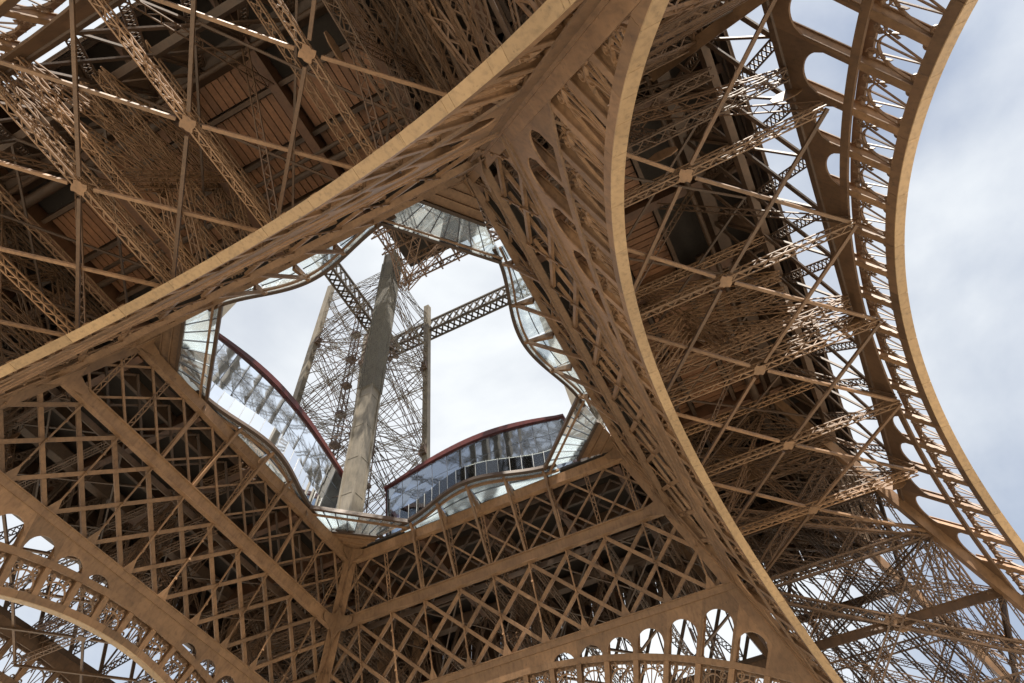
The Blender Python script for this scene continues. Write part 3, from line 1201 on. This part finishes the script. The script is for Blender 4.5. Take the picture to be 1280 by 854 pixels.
# ------------------------------------------------------------------ pavilions on the first floor
def pavilion(side, u0, u1, pt, ztop, zmid, label):
    al, out = SIDES[side]
    P = lambda u, p, z: al * u + out * p + V3(0, 0, z)
    root = empty('glass_pavilion', tuple(P((u0 + u1) / 2, 19, 58.35)), label, 'pavilion')
    n, rows = 12, 4
    top = lambda u: ztop + (zmid - ztop) * math.sin(math.pi * min(max((u - u0) / (u1 - u0), 0), 1))

    def S(u, f):
        """facade surface: leans out towards its top, bowed in plan"""
        t = (u - u0) / (u1 - u0)
        bow = 0.9 * math.sin(math.pi * t)
        zt = top(u)
        return P(u, pt + 1.6 * (1 - f) + bow * (1 - 0.3 * f), 58.4 + (zt - 58.4) * f)
    U = np.linspace(u0, u1, n + 1)
    for i in range(n):
        for j in range(rows):
            mb = MB()
            g0, g1 = 0.03, 0.03
            ua, ub = U[i] + g0, U[i + 1] - g0
            fa, fb = j / rows + 0.004, (j + 1) / rows - 0.004
            q = [S(ua, fa), S(ub, fa), S(ub, fb), S(ua, fb)]
            mb.hexa(q + [x + out * 0.04 for x in q])
            mb.build('glass_pane', 'glass_facade', root)
    for i in range(n + 1):
        mb = MB()
        fs = np.linspace(0, 1, 5)
        for a, b in zip(fs[:-1], fs[1:]):
            mb.bar(S(U[i], a) + out * 0.06, S(U[i], b) + out * 0.06, 0.07, 0.14, out)
        mb.build('mullion', 'mullion', root)
    for j in range(1, rows):
        mb = MB()
        for i in range(n):
            mb.bar(S(U[i], j / rows) + out * 0.07, S(U[i + 1], j / rows) + out * 0.07, 0.06, 0.1, out)
        mb.build('transom', 'mullion', root)
    # roof with a dark red eaves board, tapering towards its ends
    mb = MB()
    secs = []
    for u in np.linspace(u0 - 0.3, u1 + 0.3, 25):
        t = min(max((u - u0) / (u1 - u0), 0), 1)
        h = 0.35 + 0.55 * math.sin(math.pi * t)
        c = S(min(max(u, u0), u1), 1.0) + al * (u - min(max(u, u0), u1))
        secs.append(np.array([c - out * 0.35, c + out * 0.5, c + out * 0.5 + V3(0, 0, h), c - out * 0.35 + V3(0, 0, h)]))
    mb.sweep(secs)
    mb.build('eaves_board', 'red', root, label='dark red eaves board')
    mb = MB()
    mb.sweep([np.array([S(u, 1) + out * 0.5, S(u, 1) + out * 9.0, S(u, 1) + out * 9.0 + V3(0, 0, 0.3), S(u, 1) + out * 0.5 + V3(0, 0, 0.3)]) for u in np.linspace(u0, u1, 17)])
    mb.build('roof', 'glass_roof', root)
    for u in np.linspace(u0, u1, n + 1):
        mb = MB()
        mb.bar(S(u, 1) + out * 0.5 - V3(0, 0, 0.15), S(u, 1) + out * 9.0 - V3(0, 0, 0.15), 0.12, 0.25)
        mb.build('rafter', 'mullion', root)
    for u, e in ((u0, -1), (u1, 1)):
        mb = MB()
        q = [S(u, 0), S(u, 1), S(u, 1) + out * 9, S(u, 0) + out * 9]
        q = [x + al * e * 0.1 for x in q]
        mb.hexa(q + [x + al * e * 0.15 for x in q])
        mb.build('end_wall', 'red', root)
    # dark panels added close behind the glass to imitate reflections in it
    for k in range(9):
        f = 0.30 + 0.055 * k
        u = u0 + (u1 - u0) * f
        mb = MB()
        f0, f1 = random.uniform(0.02, 0.35), random.uniform(0.6, 0.95)
        w_ = random.uniform(1.2, 2.2)
        q = [S(u, f0), S(u + w_, f0), S(u + w_ + random.uniform(-0.5, 0.3), f1), S(u + 0.3, f1)]
        q = [x + out * random.uniform(0.25, 0.5) for x in q]
        mb.hexa(q + [x + out * 0.3 for x in q])
        mb.build('dark_reflection_panel', 'reflection_dark', root)
    return root


pavilion('l', -13.3, 12.0, 16.9, 65.4, 68.6, 'glass pavilion with thin dark red eaves, its end against the big column')
pavilion('b', -13.0, 11.2, 16.6, 65.4, 68.4, 'glass pavilion with added dark reflection panels above the diamond lattice girder')


# ------------------------------------------------------------------ the pillars between the first and the second floor
def pillar(sx, sy, lo, hi, label, big):
    """lo / hi: (x inner, x outer, y inner, y outer) at 60 m and at 112 m"""
    lo, hi = np.array(lo, float), np.array(hi, float)
    Q = lambda z: lo + (hi - lo) * (z - 60) / 52

    def P(i, j, z):
        q = Q(z)
        return V3(sx * q[i], sy * q[2 + j], z)
    root = None
    for (i, j) in ((0, 0), (0, 1), (1, 1), (1, 0)):
        mb = MB()
        w = (1.95 if big else 1.1) if (i, j) == (0, 0) else 0.95
        mb.bar(P(i, j, 58.3), P(i, j, 114), w, w, (1, 0, 0))
        if w > 1.5:     # corner angles and cover straps on the big column
            for ca in (-1, 1):
                for cb in (-1, 1):
                    o_ = V3(ca * (w / 2 + 0.0), cb * (w / 2 + 0.0), 0)
                    mb.bar(P(i, j, 58.3) + o_, P(i, j, 113.9) + o_, 0.28, 0.28, (1, 0, 0))
            for z in np.arange(62, 112, 5.5):
                mb.bar(P(i, j, z), P(i, j, z + 0.25), w + 0.08, w + 0.08, (1, 0, 0))
        if root is None:
            root = mb.build('pillar', 'iron_pale', tower, label=label)
        else:
            mb.build('corner_chord', 'iron_pale', root)
    levels = [58.3, 68, 77.5, 86.5, 95, 103, 110]
    faces = (((0, 0), (0, 1)), ((0, 1), (1, 1)), ((1, 1), (1, 0)), ((1, 0), (0, 0)))
    for c0, c1 in faces:
        for z0, z1 in zip(levels[:-1], levels[1:]):
            A, B, C, D = P(*c0, z0), P(*c1, z0), P(*c0, z1), P(*c1, z1)
            up = norm(np.cross(B - A, C - A))
            if not big:
                mb = MB()
                ctr = (A + B + C + D) / 4
                for p in (A, B, C, D):
                    mb.lattice(p, ctr, 0.55, 0.8, up=up, ch=0.09, la=0.05, pitch=1.2)
                mb.build('lattice_cross', 'iron_pale', root)
            mb = MB()
            mb.lattice(C, D, 0.5, 0.6, up=up, ch=0.07, la=0.05, pitch=0.8)
            mb.build('lattice_strut', 'iron_pale', root)
            if big:
                # stays fan out from hubs on each chord to the chord across
                for k0, k1 in ((c0, c1), (c1, c0)):
                    if levels.index(z0) % 2 == (0 if k0 in ((0, 0), (1, 1)) else 1):
                        continue
                    zm = (z0 + z1) / 2
                    hub = P(*k0, zm)
                    mb = MB()
                    for n_, dz in enumerate(np.linspace(-15, 15, 11)):
                        o_ = up * (0.35 if n_ % 2 else -0.35)
                        mb.bar(hub + o_, P(*k1, min(max(zm + dz, 58.5), 112)) - o_ * 0.4, 0.075, 0.075, up)
                    mb.build('lattice_fan', 'iron_dark', root)
                    mb = MB()
                    e = norm(P(*k1, zm) - hub)
                    mb.prism([hub + e * 0.45 + e * 0.75 * math.cos(an) + V3(0, 0, 1) * 1.0 * math.sin(an) - up * 0.4 for an in np.arange(8) * math.pi / 4 + math.pi / 8], up * 0.8)
                    mb.build('hub_plate', 'iron_dark', root)
    return root, P


pA, PA = pillar(-1, -1, (13.3, 30.5, 15.4, 30.0), (7.6, 19.5, 12.6, 25.8), 'pale upper pillar with a big netted column, seen through the void', True)
for sx, sy in ((1, -1), (-1, 1), (1, 1)):
    pillar(sx, sy, (14.4, 30.2, 14.4, 30.2), (9.0, 22.6, 9.0, 22.6), 'pale upper pillar hidden mostly behind the first floor', False)

for fx, fy in ((0.35, 0.30), (0.62, 0.45), (0.40, 0.72), (0.75, 0.75)):
    def mast(z):
        p00, p11 = PA(0, 0, z), PA(1, 1, z)
        return V3(p00[0] + (p11[0] - p00[0]) * fx, p00[1] + (p11[1] - p00[1]) * fy, z)
    mb = MB()
    mb.lattice(mast(58.5), mast(112), 0.9, 0.9, up=(1, 0, 0), ch=0.13, la=0.09, pitch=1.0)
    for z in np.arange(62, 110, 6.0):
        mb.bar(mast(z), mast(z + 0.5), 1.3, 1.3, (1, 0, 0))
    mb.build('lattice_mast', 'iron_dark', pA)
# belt girders between the pillars under the second floor
for s in 'rtlb':
    al, out = SIDES[s]
    for p in (20.5,):
        mb = MB()
        P = lambda u, z: al * u + out * p + V3(0, 0, z)
        mb.flat_lattice(P(-23, 109.5), P(23, 109.5), 3.2, V3(0, 0, 1), ch=0.38, la=0.34, pitch=1.4, cross=True)
        o = mb.build('belt_lattice', 'slab', tower)  # belt painted near-black in place of the shade on it
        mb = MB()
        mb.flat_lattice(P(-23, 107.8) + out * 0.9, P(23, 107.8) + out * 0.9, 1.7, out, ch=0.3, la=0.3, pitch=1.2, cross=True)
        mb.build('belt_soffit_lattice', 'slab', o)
mb = MB()
for (x0, x1, y0, y1) in ((-13, 13, 5, 13), (-13, 13, -13, -5), (5, 13, -5, 5), (-13, -5, -5, 5)):
    mb.hexa([(x0, y0, 120.0), (x1, y0, 120.0), (x1, y1, 120.0), (x0, y1, 120.0), (x0, y0, 120.5), (x1, y0, 120.5), (x1, y1, 120.5), (x0, y1, 120.5)])
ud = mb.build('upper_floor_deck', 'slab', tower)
for k in np.arange(-14, 14.1, 3.5):
    for ax in (0, 1):
        mb = MB()
        p, q = (V3(-15, k, 117.6 + ax), V3(15, k, 117.6 + ax)) if ax else (V3(k, -15, 117.6), V3(k, 15, 117.6))
        mb.flat_lattice(p, q, 2.4, V3(0, 0, 1), ch=0.26, la=0.2, pitch=1.5, cross=True)
        mb.build('lattice_joist', 'iron_shaded', ud)
# raking brackets from the pillar heads to the joists
for sx in (1, -1):
    for sy in (1, -1):
        for dx, dy in ((9, 0), (0, 9), (7, 7)):
            mb = MB()
            c0 = V3(sx * 9.0, sy * 10.0, 103)
            c1 = c0 + V3(-sx * dx, -sy * dy, 13)
            mb.lattice(c0, c1, 1.3, 1.0, ch=0.14, la=0.1, pitch=1.3)
            mb.build('lattice_bracket', 'iron_shaded', ud)

# safety netting hung round the top of the big column
net = MB()
for z0, z1, r in ((80.0, 111.0, 1.2),):
    c0, c1 = PA(0, 0, z0), PA(0, 0, z1)
    cs = [(-r, -r), (r, -r), (r, r), (-r, r)]
    for i in range(4):
        (xa, ya), (xb, yb) = cs[i], cs[(i + 1) % 4]
        net.add([c0 + V3(xa, ya, 0), c0 + V3(xb, yb, 0), c1 + V3(xb, yb, 0), c1 + V3(xa, ya, 0)], [(0, 1, 2, 3)])
o = net.build('safety_netting', 'net')
o["label"] = 'grey safety netting wrapped round the big pale column'
o["category"] = 'netting'
